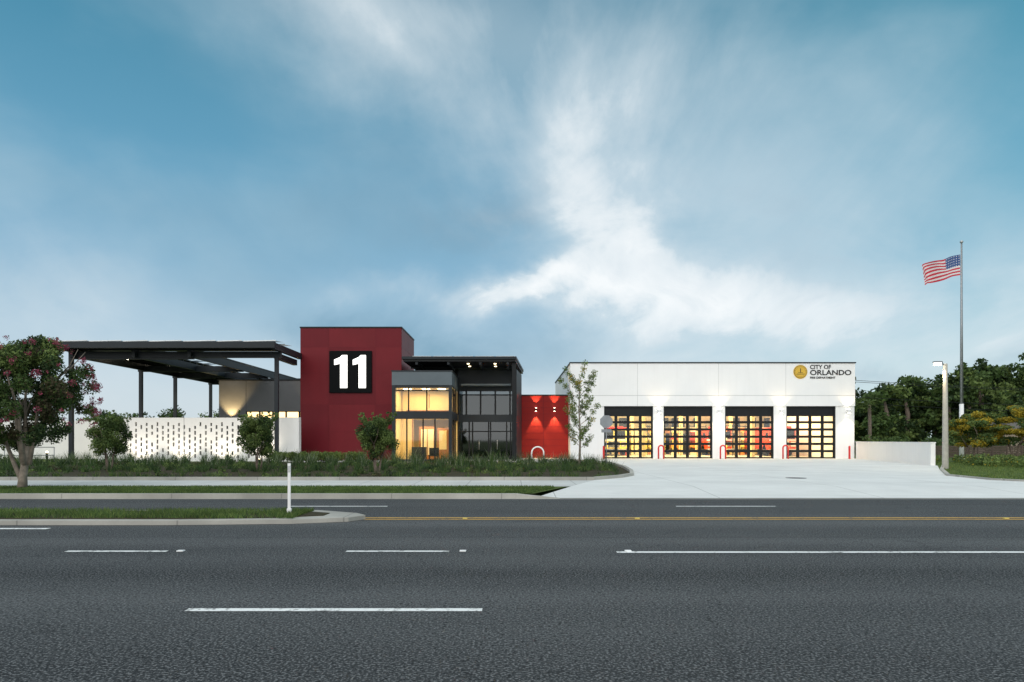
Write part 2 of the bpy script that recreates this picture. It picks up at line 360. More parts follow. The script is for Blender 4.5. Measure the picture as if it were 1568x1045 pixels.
# ---------------------------------------------------------------- BAY BUILDING
fs=empty('fire_station')
Y=54.0
mb=MB()
doors=[(7.28,11.16),(11.99,15.86),(16.85,20.70),(21.70,25.60)]
zt=4.16
mb.box(4.6,27.08,Y-.12,Y+.3,zt+.12,7.66,'white')
prev=4.6
for a,b in doors+[(27.08,None)]:
    mb.box(prev,a,Y,Y+.35,.13,zt+.118,'white')
    if b: mb.box(a+.002,b-.002,Y+.05,Y+.33,zt,zt+.116,'black'); prev=b
mb.box(4.6,4.9,Y+.352,72,.13,7.6,'white'); mb.box(26.78,27.08,Y+.352,72,.13,7.6,'white'); mb.box(4.6,27.08,72,72.3,.13,7.6,'cream2')
mb.box(4.91,26.77,Y+.36,71.9,5.6,5.8,'cream2'); mb.box(4.9,26.78,Y+.3,72,7.3,7.5,'greyd')
mb.box(4.9,26.78,Y+.36,72,.10,.145,'floor')
mb.box(4.54,27.14,Y-.18,Y+.34,7.66,7.75,'black'); mb.box(4.54,4.96,Y+.34,72.3,7.6,7.72,'black'); mb.box(26.72,27.14,Y+.34,72.3,7.6,7.72,'black')
for z in (5.1,): mb.box(4.62,27.06,Y-.124,Y-.119,z,z+.03,'jointw')
for x in (9.9,16.3,21.6): mb.box(x,x+.02,Y-.123,Y-.118,zt+.13,7.65,'jointw')
mb.obj('bay_walls',fs)
mb=MB(); mgl=MB()
for a,b in doors:
    y0,y1=Y+.16,Y+.24; H=zt-.16
    cols=4; rows=6
    W=(b-a)
    for i in range(cols+1):
        x=a+W*i/cols; w=.115 if 0<i<cols else .13
        mb.box(max(a,x-w),min(b,x+w),y0,y1,.15,zt,'black')
    top=.58; 
    mb.box(a+.001,b-.001,y0-.01,y1+.01,zt-top,zt-.001,'black')
    hh=(zt-top-.15)/rows
    for j in range(rows+1):
        z=.15+hh*j; mb.box(a+.002,b-.002,y0-.012,y1+.012,max(.148,z-.095),min(z+.095,zt-top+.02),'black')
    mgl.box(a+.02,b-.02,Y+.195,Y+.205,.2,zt-top,'glass')
    mb.box(a-.001,a+.07,Y+.03,Y+.15,.14,zt,'dark'); mb.box(b-.07,b+.001,Y+.03,Y+.15,.14,zt,'dark')
mb.obj('bay_door_frames',fs); mgl.obj('bay_door_glass',fs)
mb=MB()
for i,(a,b) in enumerate(doors):
    for j in range(8):
        x=a-1.2+j*.85; k=['yellow','cream2','orange','dark','yellow','cream','wood'][(j*3+i*2)%7]
        mb.box(x,x+.7,70.8,71.9,.15,2.3+.5*((j+i)%2),k)
        if (j+i)%2==0: mb.box(x+.05,x+.6,70.9,71.8,2.95,3.9,'dark')
    mb.box(a+.2,b-.2,71.8,71.95,4.3,4.9,'wood')
    for q,(xx,yy,kk) in enumerate(((a+.3,66,'dark'),(b-1.0,64,'wood'),(a+1.5,68,'orange'))):
        for zz in (.15,.9,1.65,2.4): mb.box(xx,xx+1.0,yy,yy+.6,zz+.5,zz+.56,'dark'); mb.box(xx+.1,xx+.5+.1*((q+i)%3),yy+.1,yy+.5,zz+.0,zz+.38,['yellow','engine_red','cream2','orange'][(q+i+int(zz*2))%4])
        for xa in (xx,xx+.95): mb.box(xa,xa+.06,yy-.01,yy+.05,.15,3.1,'dark')
for x in (11.6,16.35,21.2):
    mb.box(x-.15,x+.15,60,60.3,.15,5.6,'cream'); mb.box(x-.15,x+.15,66,66.3,.15,5.6,'cream')
for yy in (56.5,60,63.5,67,70): mb.box(4.92,26.76,yy,yy+.18,5.25,5.598,'dark')
mb.obj('bay_lockers',fs)
mb=MB()
for a,b in doors:
    for yy in (57,62,67): mb.box((a+b)/2-1.1,(a+b)/2+1.1,yy+.5,yy+.85,5.50,5.56,'panel_l')
mb.obj('bay_ceiling_lights',fs)
def area(name,loc,sx,sy,en,col,rot=(0,0,0),parent=None):
    l=bpy.data.lights.new(name,'AREA'); l.shape='RECTANGLE'; l.size=sx; l.size_y=sy; l.energy=en; l.color=col
    o=bpy.data.objects.new(name,l); o.location=loc; o.rotation_euler=rot; scene.collection.objects.link(o)
    if parent: o.parent=parent
    return o
for i,(a,b) in enumerate(doors):
    area('bay_lamp',((a+b)/2,63,5.2),3,9,1650,(1,.72,.34),parent=fs)

def fire_engine(x,y,body,zz=.15):
    e=empty('fire_engine'); mb=MB(); w=1.2
    mb.box(x-w,x+w,y,y+2.3,zz+.55,zz+2.5,body)
    mb.box(x-w+.02,x+w-.02,y+2.4,y+7.0,zz+.6,zz+2.6,body)
    mb.obj('cab_and_body',e,.09)
    mb=MB()
    mb.box(x-1.05,x-.05,y-.03,y+.05,zz+1.55,zz+2.3,'black'); mb.box(x+.05,x+1.05,y-.03,y+.05,zz+1.55,zz+2.3,'black')
    mb.box(x-.55,x+.55,y-.06,y+.02,zz+.75,zz+1.35,'chrome')
    for i in range(5): mb.box(x-.5,x+.5,y-.08,y-.061,zz+.82+i*.1,zz+.86+i*.1,'black')
    mb.box(x-1.28,x+1.28,y-.55,y-.05,zz+.35,zz+.65,'chrome')
    for s in (-1,1):
        mb.box(x+s*.9-.22,x+s*.9+.22,y-.05,y+.01,zz+.85,zz+1.3,'chrome')
        mb.box(x+s*1.4-.1,x+s*1.4+.1,y+.1,y+.2,zz+1.6,zz+2.1,'black')
        for yy in (1.3,5.4): mb.tube([(x+s*1.05-.15,y+yy,zz+.5),(x+s*1.05+.15,y+yy,zz+.5)],.5,'rubber',16)
    mb.box(x-.9,x+.9,y+.3,y+.6,zz+2.52,zz+2.7,'bollard'); mb.box(x-1.21,x+1.21,y-.005,y+.0,zz+1.40,zz+1.50,'white')
    mb.obj('windows_and_trim',e)
fire_engine(19.6,64.5,'engine_red'); fire_engine(24.4,61.5,'engine_red'); fire_engine(9.4,63,'yellow')

def spot(name,loc,down,en,col,ang=100,parent=fs,rad=.04,blend=.6):
    l=bpy.data.lights.new(name,'SPOT'); l.energy=en; l.color=col; l.spot_size=math.radians(ang); l.spot_blend=blend; l.shadow_soft_size=rad
    o=bpy.data.objects.new(name,l); o.location=loc; o.rotation_euler=(0 if down else math.pi,0,0); scene.collection.objects.link(o); o.parent=parent; return o
mb=MB()
for x in (11.575,16.355,21.2,26.5):
    y=Y-.30; mb.cyl((x,y),.11,3.72,4.02,'white',16); mb.cyl((x,y),.085,3.70,3.718,'lampw',12); mb.cyl((x,y),.085,4.022,4.04,'lampw',12); mb.box(x-.04,x+.04,y+.09,Y-.002,3.8,3.95,'white')
    spot('sconce_up',(x,y-.08,4.08),False,80,(1,.74,.42),110); spot('sconce_down',(x,y-.1,3.66),True,170,(1,.74,.42),95)
mb.obj('bay_sconces',fs)
def text(s,x,z,w,h,y,k,name):
    c=bpy.data.curves.new(name,'FONT'); c.body=s; c.offset=.018; c.extrude=.01; o=bpy.data.objects.new(name,c); scene.collection.objects.link(o)
    bpy.context.view_layer.update(); me=bpy.data.meshes.new_from_object(o.evaluated_get(bpy.context.evaluated_depsgraph_get()))
    bpy.data.objects.remove(o); vs=[v.co.copy() for v in me.vertices]
    x0=min(v.x for v in vs);x1=max(v.x for v in vs);z0=min(v.y for v in vs);z1=max(v.y for v in vs)
    for v in me.vertices:
        c0=v.co.copy(); v.co=(x+(c0.x-x0)/(x1-x0)*w, y-.02-c0.z, z+(c0.y-z0)/(z1-z0)*h)
    me.materials.clear(); me.materials.append(M[k]); ob=bpy.data.objects.new(name,me); scene.collection.objects.link(ob); ob.parent=fs
text('CITY OF',23.52,7.20,1.65,.33,Y-.12,'txt','sign_city_of'); text('ORLANDO',23.52,6.72,3.25,.41,Y-.12,'txt','sign_orlando'); text('FIRE DEPARTMENT',23.52,6.44,2.0,.16,Y-.12,'txt','sign_fire_department')
mb=MB()
def disc(mb,cx,cz,r,y0,y1,k,n=32): mb.xz([(cx+r*math.cos(2*math.pi*i/n),cz+r*math.sin(2*math.pi*i/n)) for i in range(n)],y0,y1,k)
disc(mb,22.75,6.98,.55,Y-.16,Y-.121,'gold'); disc(mb,22.75,6.98,.50,Y-.165,Y-.161,'txt'); disc(mb,22.75,6.98,.47,Y-.17,Y-.166,'gold')
for i in range(24):
    a=2*math.pi*i/24; disc(mb,22.75+.40*math.cos(a),6.98+.40*math.sin(a),.022,Y-.176,Y-.171,'txt',6)
mb.box(22.45,23.05,Y-.176,Y-.171,6.78,6.82,'txt'); mb.box(22.55,22.95,Y-.176,Y-.171,6.9,6.93,'txt'); mb.box(22.72,22.78,Y-.176,Y-.171,6.93,7.25,'txt')
mb.obj('city_seal',fs)

# ---------------------------------------------------------------- RED LINK WALL
mb=MB(); yr=55.6
mb.box(.6,4.58,yr,yr+.3,.13,5.2,'redwall'); mb.box(.55,4.58,yr-.04,yr+.35,5.2,5.3,'black')
for i in range(9): mb.box(.62,4.57,yr-.006,yr-.002,.6+i*.52,.615+i*.52,'red')
mb.box(2.55,2.575,yr-.013,yr-.007,.14,5.19,'red')
mb.box(.62,4.0,yr+.3,62,.13,5.1,'greyd')
for x in (1.95,3.45):
    mb.cyl((x,yr-.16),.08,3.95,4.2,'black',14); mb.cyl((x,yr-.16),.06,3.93,3.948,'lampw',12); mb.cyl((x,yr-.16),.06,4.202,4.22,'lampw',12)
    spot('sconce_up',(x,yr-.26,4.18),False,520,(1,.74,.34),62,blend=.35); spot('sconce_down',(x,yr-.26,3.96),True,900,(1,.74,.34),58,blend=.35)
mb.obj('red_link_wall',fs)

# ---------------------------------------------------------------- TOWER
mb=MB(); T=50.0; tx0,tx1=-15.5,-8.09
mb.box(tx0,tx1,T,T+6.3,.13,9.8,'red')
mb.box(tx0-.04,tx1+.04,T-.04,T+6.34,9.8,9.9,'black')
xs_=[tx0,-13.4,-10.0,tx1]; zs_=[.13,2.2,4.2,6.5,8.4,9.79]; 
for i in range(3):
    for j in range(5):
        mb.box(xs_[i]+.012,xs_[i+1]-.012,T-.010,T-.002,zs_[j]+.012,zs_[j+1]-.012,'redb' if (i*2+j*3)%4 in (1,2) else 'red')
for j in range(5):
    for a,b in ((T+.01,T+3.1),(T+3.13,T+6.3)): mb.box(tx1+.001,tx1+.008,a,b,zs_[j]+.012,zs_[j+1]-.012,'redb' if j%2 else 'red')
mb.obj('tower',fs)
mb=MB(); mb.box(-13.35,-10.25,T-.14,T-.012,5.05,8.12,'board'); mb.obj('number_sign_board',fs,.02)
mb=MB()
def one(x,z0,z1,w,st):
    return [(x+w-st,z0),(x+w,z0),(x+w,z1),(x+w-st*.72,z1),(x+w-st-.02,z1-.16),(x,z1-.34),(x,z1-.72),(x+w-st,z1-.62)]
mb.xz(one(-12.98,5.40,7.80,.95,.52),T-.17,T-.145,'num'); mb.xz(one(-11.62,5.40,7.80,.95,.52),T-.17,T-.145,'num'); mb.obj('number_eleven',fs)

# ---------------------------------------------------------------- LOBBY
mb=MB(); gl=MB()
vx0,vx1,vy0,vy1=-8.1,-4.05,46.0,53.0
mb.box(vx0,vx1,vy0,vy1,5.3,6.22,'grey'); mb.box(vx0-.04,vx1+.04,vy0-.04,vy1,6.22,6.3,'dark')
mb.box(vx0+.01,vx1-.01,vy0+.02,vy0+.2,3.02,3.55,'dark')
for x0,x1 in ((vx0+.001,vx0+.24),(vx1-.22,vx1-.001)): mb.box(x0,x1,vy0+.01,vy0+.22,.13,5.299,'dark')
mb.box(vx0+.24,vx1-.22,vy0+.05,vy0+.15,5.12,5.298,'dark'); mb.box(vx0+.24,vx1-.22,vy0+.05,vy0+.15,.13,.30,'dark')
for x in (-6.98,-5.75): 
    mb.box(x-.045,x+.045,vy0+.06,vy0+.14,3.55,5.12,'black')
for x in (-7.1,-6.0,-5.2): mb.box(x-.045,x+.045,vy0+.06,vy0+.14,.3,3.02,'black')
mb.box(vx0+.24,vx1-.22,vy0+.06,vy0+.14,4.90,4.98,'black')
gl.box(vx0+.25,vx1-.23,vy0+.09,vy0+.10,3.56,5.1,'glass'); gl.box(vx0+.25,vx1-.23,vy0+.09,vy0+.10,.3,3.0,'glass')
for y in (47.6,49.2): mb.box(vx1-.1,vx1-.005,y-.04,y+.04,.13,5.299,'black')
mb.box(vx1-.12,vx1-.003,vy0+.22,51,3.02,3.55,'dark'); gl.box(vx1-.06,vx1-.05,vy0+.23,51,.3,5.29,'glass')
mb.box(vx0+.002,vx0+.12,vy0+.22,T-.15,.13,5.299,'dark')
gy=51.0
mb.box(-4.04,.2,gy,gy+.25,5.25,6.9,'dark'); mb.box(-4.03,.18,gy,gy+.25,2.95,3.5,'dark')
for x in (-4.0,-3.42,-2.35,-1.25,-.15): mb.box(x-.06,x+.06,gy+.02,gy+.2,3.5,5.25,'black')
mb.box(-4.03,.1,gy+.03,gy+.19,4.93,5.02,'black')
for x in (-4.0,-3.2,-2.95,-1.75,-1.6,-.4,-.1): mb.box(x-.05,x+.05,gy+.02,gy+.2,.13,2.95,'black')
mb.box(-4.0,.1,gy+.03,gy+.19,.13,.35,'black'); mb.box(-4.0,.1,gy+.035,gy+.18,2.2,2.28,'black')
gl.box(-4.0,.1,gy+.1,gy+.11,3.5,5.25,'glassd'); gl.box(-4.0,.1,gy+.1,gy+.11,.35,2.95,'glassd')
for x in (-2.45,-1.1): mb.tube([(x,gy-.06,.9),(x,gy-.06,1.6)],.02,'alum',6)
mb.box(-4.0,.15,gy+3,gy+3.1,.13,5.2,'dark')
mb.box(.0,.28,47.4,47.7,.13,7.0,'black'); mb.prism([(.2,gy-.05),(.34,gy-.05),(.78,55.5),(.6,55.5)],.13,6.9,'dark')
mb.box(.12,.25,gy-.4,gy-.1,.13,6.9,'steel')
mb.prism([(-7.6,47),(.30,47),(.95,56),(-7.6,56)],7.18,7.36,'steel')
mb.prism([(-7.5,47.1),(.25,47.1),(.9,56),(-7.5,56)],7.02,7.178,'black')
for x in (-6.6,-4.4,-2.2,-.3): mb.box(x-.08,x+.08,47.2,52,6.82,7.018,'steel')
mb.box(-7.5,.2,50.6,50.85,6.9,7.019,'steel')
mb.box(-8.05,-4.2,53,53.3,5,7.0,'dark')
for i in range(5):
    x=-6.9+i*1.45; mb.raw([(x,47.3,7.40),(x+1.3,47.3,7.42),(x+1.3,49.2,7.5),(x,49.2,7.48)],[(0,1,2,3)],'solar'); mb.box(x,x+1.3,47.29,47.33,7.37,7.42,'alum')
mb.box(-3.75,-.1,50.0,50.9,5.6,5.72,'grey')
mb.obj('lobby',fs); gl.obj('lobby_glass',fs)
mb=MB()
mb.box(vx0+.13,-4.1,55.0,55.1,.13,5.25,'cream'); mb.box(vx0+.13,-4.1,46.3,55,5.18,5.24,'cream2'); mb.box(vx0+.13,-4.2,46.3,55,.14,.16,'floor')
mb.box(vx0+.122,vx0+.13,46.3,55,.13,5.2,'cream'); mb.box(-4.2,-4.1,51.2,55,.13,5.2,'cream')
mb.box(-7.9,-4.2,49.2,49.3,3.1,5.1,'cream'); 
mb.box(-7.9,-7.1,49.2,49.3,.15,3.1,'cream'); mb.box(-7.2,-7.1,49.17,49.19,.16,3.1,'wood')
mb.box(-6.0,-5.94,49.15,49.18,3.9,4.9,'wood'); mb.box(-7.6,-4.4,49.14,49.18,3.6,3.75,'wood')
mb.box(-6.95,-5.7,51.0,51.1,.16,2.6,'wood'); mb.box(-6.8,-5.85,50.98,51.12,.5,2.4,'cream2'); mb.box(-6.35,-6.29,50.96,51.14,.16,2.4,'wood')
mb.box(-5.55,-4.7,50.6,50.7,.16,2.5,'wood'); mb.box(-5.4,-4.85,50.58,50.72,.9,2.3,'cream')
mb.box(-5.9,-5.2,48.2,48.7,.45,.52,'black'); mb.box(-5.9,-5.2,48.68,48.74,.5,1.05,'black')
for x in (-5.85,-5.25): mb.box(x-.02,x+.02,48.25,48.65,.15,.45,'black')
mb.box(-7.2,-6.2,49,49.6,.16,1.1,'dark')
for x in (-7.3,-6.0,-4.9): mb.box(x-.25,x+.25,47.4,47.9,5.13,5.17,'lamp')
mb.obj('lobby_interior',fs)
area('lobby_lamp',(-6.1,47.7,5.0),2.5,1.6,190,(1,.60,.22),parent=fs); area('lobby_lamp',(-6.1,50.3,3.05),2.5,1.2,150,(1,.66,.26),parent=fs); area('lobby_lamp',(-6.1,47.5,3.0),2.5,1.2,100,(1,.66,.26),parent=fs)
area('lobby_lamp',(-2,52.4,5.0),3,1,30,(1,.75,.45),parent=fs)
mb=MB()
for x,y in ((-3.1,48.3),(-1.2,48.3),(-3.1,50),(-1.2,50)): mb.cyl((x,y),.09,6.98,7.0,'lamp',14)
mb.obj('soffit_downlights',fs)
for x in (-3.1,-1.2): spot('downlight',(x,49,6.9),True,60,(1,.75,.45),100)

# ---------------------------------------------------------------- GREY WING behind canopy
mb=MB(); wy=58.0
mb.box(-24.9,-15.4,wy,wy+8,.13,6.65,'greyd'); mb.box(-25,-15.35,wy-.05,wy+8,6.65,6.75,'black')
for x in (-22.6,-20.2,-17.8): mb.box(x,x+.02,wy-.004,wy-.001,.13,6.64,'black')
mb.box(-22.6,-15.6,wy-.03,wy+.0,3.45,4.05,'black'); 
for i in range(6): mb.box(-22.45+i*1.12,-21.5+i*1.12,wy-.04,wy-.031,3.52,3.98,'panel_l')
mb.obj('rear_wing',fs)
mb=MB(); mb.cyl((-23.8,wy-.25),.09,2.7,3.0,'black',12); mb.cyl((-23.8,wy-.25),.07,3.002,3.03,'lampw',12); mb.obj('wing_sconce',fs)
spot('sconce_up',(-23.8,wy-.5,3.0),False,2000,(1,.66,.28),80)
spot('sconce_up',(-16.4,wy-.5,3.0),False,700,(1,.66,.28),80)

# ---------------------------------------------------------------- SOLAR CANOPY
can=empty('solar_canopy'); mb=MB()
cx0,cx1=-29.7,-15.45
mb.box(cx0,-15.3,44,44.25,7.55,7.95,'steel')
mb.box(cx0,cx0+.25,44.252,70,7.5,7.93,'steel')
mb.box(-15.62,-15.38,44.252,49.95,7.5,7.93,'steel')
mb.box(cx0,-16.2,70,70.25,7.5,7.93,'steel')
def deck(x0,x1,y0,y1):
    mb.box(x0,x1,y0,y1,7.72,7.80,'dark')
    n=int((y1-y0)/1.1)
    for i in range(n): 
        yy=y0+.3+i*1.1; mb.box(x0+.01,x1-.01,yy,yy+.09,7.60,7.718,'black')
deck(cx0+.26,-15.64,44.26,47.2)
deck(cx0+.26,-25.0,47.22,69.9)
deck(-23.2,-21.6,47.22,69.9)
for x in (-29.3,-25.2,-21.5): mb.box(x,x+.22,45.2,69.5,7.1,7.598,'steel')
for y in (45.6,54,59.5,66.5): mb.box(cx0+.1,-21.3,y,y+.22,7.0,7.45,'steel')
mb.box(cx0+.1,-15.45,45.55,45.85,7.1,7.5,'steel')
mb.box(-16.0,-15.7,45.9,49.9,7.05,7.45,'steel')
mb.obj('roof_frame',can)
mb=MB()
for x,y in ((-29.5,45.7),(-15.75,45.7),(-29.4,54.1),(-29.4,59.6),(-29.4,66.6),(-27.0,66.6)):
    mb.box(x-.12,x+.12,y-.12,y+.12,.13,7.1,'steel'); mb.box(x-.2,x+.2,y-.2,y+.2,.13,.16,'steel')
mb.obj('columns',can)
mb=MB()
x=cx0+.1; i=0
while x<-16.8:
    w=2.1 if i%3!=2 else 1.6
    for y in (44.2,46.0): 
        mb.raw([(x,y,7.98),(x+w,y,8.03),(x+w,y+1.6,8.16),(x,y+1.6,8.11)],[(0,1,2,3)],'solar'); mb.raw([(x,y,7.98),(x+w,y,8.03),(x+w,y,8.08),(x,y,8.03)],[(0,1,2,3)],'alum')
    x+=w+.1; i+=1
for xx in np.arange(cx0+.3,-25.5,1.15):
    for yy in np.arange(48,69,2.0): mb.raw([(xx,yy,7.86),(xx+1.05,yy,7.9),(xx+1.05,yy+1.8,8.0),(xx,yy+1.8,7.96)],[(0,1,2,3)],'solar')
mb.obj('solar_panels',can)
mb=MB()
for x in (-28.2,-26.4):
    for y in (50,56,63): mb.cyl((x,y),.13,7.50,7.60,'lampw',12)
mb.obj('canopy_lamps',can)
for y in (50,58): spot('canopy_downlight',(-27.3,y,7.4),True,900,(1,.74,.42),130,can)

# ---------------------------------------------------------------- SCREEN WALL with real slots
sw=empty('screen_wall'); mb=MB(); sy=47.0
X0,X1=-26.9,-16.0; Z0,Z1=.13,3.14
slot_w,slot_h=.125,.36; px,pz=.37,.40
zs=[Z0+.28+i*pz for i in range(7)]
cols=int((X1-X0-.3)/px)
xprev=X0
for c in range(cols):
    xa=X0+.2+c*px; xb=xa+slot_w; zo=0 if c%2 else .2
    mb.box(xprev,xa,sy,sy+.12,Z0,Z1,'stucco')
    zp=Z0
    for r_,z in enumerate(zs):
        z=z+zo-.05
        if z+slot_h>Z1-.1: continue
        if (c*7+r_*3)%11==0: continue
        mb.box(xa,xb,sy,sy+.12,zp,z,'stucco'); zp=z+slot_h*(.75 if (c+r_)%3 else .6)
    mb.box(xa,xb,sy,sy+.12,zp,Z1,'stucco'); xprev=xb
mb.box(xprev,X1,sy,sy+.12,Z0,Z1,'stucco'); 
mb.box(X0-1.6,X0,sy-.003,sy+.3,Z0,Z1,'stucco'); mb.box(X1,-14.55,sy-.4,sy+.1,Z0,Z1+.02,'stucco')
mb.box(-22.6,-22.56,sy-.006,sy-.001,Z0,Z1,'jointw')
mb.obj('perforated_wall',sw)
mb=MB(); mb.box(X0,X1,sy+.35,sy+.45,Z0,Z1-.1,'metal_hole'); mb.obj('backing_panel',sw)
# low uplights added to brighten the screen wall
mb=MB()
for x in (-25.5,-22.6,-19.7,-17.0):
    mb.cyl((x,sy-1.1),.08,.13,.32,'black',10); mb.cyl((x,sy-1.1),.065,.322,.335,'lamp',10)
    l=spot('added_wall_light',(x,sy-1.1,.40),False,110,(1,.86,.66),120,sw); l.rotation_euler=(math.radians(140),0,0)
mb.obj('added_uplights',sw)
mb=MB(); mb.box(-42,-30.2,53,53.3,.13,3.1,'stucco'); mb.box(-30.2,-28.6,50,50.3,.13,3.2,'stucco'); mb.obj('garden_wall')
mb=MB()
for z in (.65,1.15): mb.tube([(-44,42.5,z),(-28.5,42.5,z)],.025,'galv',6)
for x in np.arange(-44,-28.4,1.55): mb.tube([(x,42.5,.13),(x,42.5,1.15)],.025,'galv',6)
mb.obj('handrail')
mb=MB()
for x in (-37,-33.5,-31): mb.cyl((x,45.5),.07,.13,.75,'black',12); mb.cyl((x,45.5),.065,.75,.85,'lamp',12)
mb.obj('path_lights')

mb=MB(); a=Vector((27.1,53.8)); b=Vector((24.1,39.3)); d=(b-a).normalized(); nn=Vector((-d.y,d.x))*.25
P=[tuple(a),tuple(b),(b.x+nn.x,b.y+nn.y),(a.x+nn.x,a.y+nn.y)]
mb.prism(P,.10,1.42,'stucco'); n2=nn*.15
mb.prism([(a.x-n2.x,a.y-n2.y),(b.x-n2.x,b.y-.05),(b.x+nn.x+n2.x,b.y-.05),(a.x+nn.x+n2.x,a.y)],1.42,1.48,'white')
mb.obj('low_wall')
mb=MB()
for i in range(34):
    x=31+i*1.2; mb.box(x,x+.09,56,56.1,.1,1.2,'brown')
    for j in range(7): mb.box(x+.1,x+1.18,56.02,56.06,.18+j*.14,.29+j*.14,'brown')
mb.obj('boundary_fence')
mb=MB(); mb.box(52,62,72,80,.1,2.5,'tan'); mb.raw([(51.5,71.5,2.5),(62.5,71.5,2.5),(62.5,80.5,2.5),(51.5,80.5,2.5),(54,76,4.0),(60,76,4.0)],[(0,1,5,4),(1,2,5),(2,3,4,5),(3,0,4)],'roofgrey')
mb.box(54,55.2,71.95,71.99,1,2,'black'); mb.box(58,59.2,71.95,71.99,1,2,'black'); mb.obj('house')

# ---------------------------------------------------------------- STREET FURNITURE
def ubollard(x,y,h,w,k,name,r=.06):
    mb=MB(); pts=[(x-w,y,.13),(x-w,y,.13+h-w)]+[(x-w*math.cos(t),y,.13+h-w+w*math.sin(t)) for t in [math.pi*i/10 for i in range(1,10)]]+[(x+w,y,.13+h-w),(x+w,y,.13)]
    mb.tube(pts,r,k,10); mb.obj(name)
for x in (11.55,16.35,21.2): ubollard(x,52.9,1.05,.20,'bollard','hoop_bollard')
for x in (7.1,26.15):
    mb=MB(); mb.cyl((x,52.9),.075,.13,1.1,'bollard',14); mb.cyl((x,52.9),.075,1.1,1.15,'bollard',14,.03); mb.cyl((x,52.9),.12,.13,.15,'bollard',14); mb.obj('bollard')
ubollard(1.78,47.3,1.0,.42,'white','bike_rack',.05)
mb=MB(); sx,syy=5.25,38.0
mb.tube([(sx,syy,.13),(sx,syy,2.75)],.03,'galv',8)
mb.xz([(sx+.38*math.cos(math.pi/8+i*math.pi/4),2.62+.38*math.sin(math.pi/8+i*math.pi/4)) for i in range(8)],syy-.045,syy-.031,'galv')
mb.box(sx-.28,sx+.28,syy-.045,syy-.031,2.02,2.2,'galv'); mb.box(sx-.03,sx+.03,syy-.06,syy-.046,2.3,2.9,'galv'); mb.obj('stop_sign')
mb=MB(); mb.box(-4.53,-4.47,13.78,13.80,.10,1.13,'white'); mb.box(-4.545,-4.455,13.77,13.81,.10,.22,'white'); mb.box(-4.525,-4.475,13.774,13.779,.95,1.08,'alum'); mb.obj('marker_post',None,.005)
mb=MB(); lx,ly=22.15,34.9
mb.tube([(lx,ly,.12),(lx,ly,5.5)],[.15,.10],'poleconc',12); mb.tube([(lx,ly,5.42),(lx-.3,ly-.05,5.55)],.04,'galv',8)
mb.box(lx-.62,lx-.22,ly-.16,ly+.06,5.53,5.62,'galv'); mb.box(lx-.58,lx-.28,ly-.14,ly+.04,5.42,5.528,'lampw'); mb.obj('street_lamp',None,.01)
spot('street_lamp_light',(lx-.45,ly-.05,5.36),True,160,(1,.8,.5),140,None)
fp=empty('flagpole'); mb=MB(); fx,fy=34.9,53.0
mb.tube([(fx,fy,.12),(fx,fy,4.4)],[.17,.15],'white',14); mb.tube([(fx,fy,4.4),(fx,fy,16.9)],[.12,.06],'galv',12); mb.cyl((fx,fy),.3,.12,.3,'conc',16)
for i in range(4): mb.cyl((fx,fy),.13*math.sin(math.pi*(i+.2)/4.2),16.86+.06*i,16.92+.06*i,'alum',10,.13*math.sin(math.pi*(i+1.2)/4.8))
mb.tube([(fx-.1,fy-.1,1.5),(fx-.1,fy-.1,16.8)],.01,'white',4); mb.obj('pole',fp)
mb=MB(); nx,nz=52,26; L,Hh=3.05,1.6
def fpnt(u,v):
    w=.22*u**.7*math.sin(u*9+v*1.2)+.08*math.sin(u*17+v*2)*u
    return (fx-.1-L*u*(.97-.02*v), fy+w*1.7, 16.0-Hh*v-.85*u**1.2+.14*math.sin(u*9.0+1)*u+.09*math.sin(v*6+u*8)*u)
for i in range(nx):
    for j in range(nz):
        u0,u1,v0,v1=i/nx,(i+1)/nx,j/nz,(j+1)/nz; st=int(j/2)
        if st<7 and u0<.4:
            k='fl_w' if (i%3==1 and (j%3==1)) else 'fl_b'
        else: k='fl_r' if st%2==0 else 'fl_w'
        mb.raw([fpnt(u0,v0),fpnt(u1,v0),fpnt(u1,v1),fpnt(u0,v1)],[(0,1,2,3)],k,True)
mb.obj('flag',fp)
mb=MB()
for x in (38,140): mb.tube([(x,78,0),(x,78,9)],[.16,.1],'bark',8); mb.box(x-.05,x+.05,77,79,8.2,8.35,'bark')
for z,y in ((8.4,77.2),(8.4,78.8),(6.6,78),(5.9,78)):
    mb.tube([(38+102*t,y,z-1.6*(1-(2*t-1)**2)) for t in [i/20 for i in range(21)]],.025,'black',4)
mb.obj('utility_line')

# ---------------------------------------------------------------- TREES
def branchy(mb,x,y,h,r,spread,stems,k,seed,split=.35,tips=None,z0=.13):
    rr=random.Random(seed)
    for s in range(stems):
        a=2*math.pi*s/stems+rr.random()*.8
        bx=x+.08*math.cos(a)*(stems>1); by=y+.08*math.sin(a)*(stems>1)
        p1=(bx+.15*spread*math.cos(a),by+.15*spread*math.sin(a),z0+h*split)
        p2=(bx+.5*spread*math.cos(a),by+.5*spread*math.sin(a),z0+h*.65)
        mb.tube([(bx,by,z0-.05),((bx+p1[0])/2+rr.uniform(-.04,.04),(by+p1[1])/2,z0+h*split*.5),p1,p2],[r,r*.8,r*.65,r*.35],k,8)
        for q in range(4):
            b=a+rr.uniform(-1.2,1.2); st=p1 if q<2 else p2
            e=(st[0]+spread*.55*math.cos(b),st[1]+spread*.55*math.sin(b),st[2]+h*rr.uniform(.18,.34))
            m_=tuple((st[i]+e[i])/2+rr.uniform(-.06,.06) for i in range(3))
            mb.tube([st,m_,e],[r*.42,r*.28,r*.1],k,6)
            if tips is not None: tips.append(e)
mb=MB(); tips=[]
tx,ty=-15.0,20.9
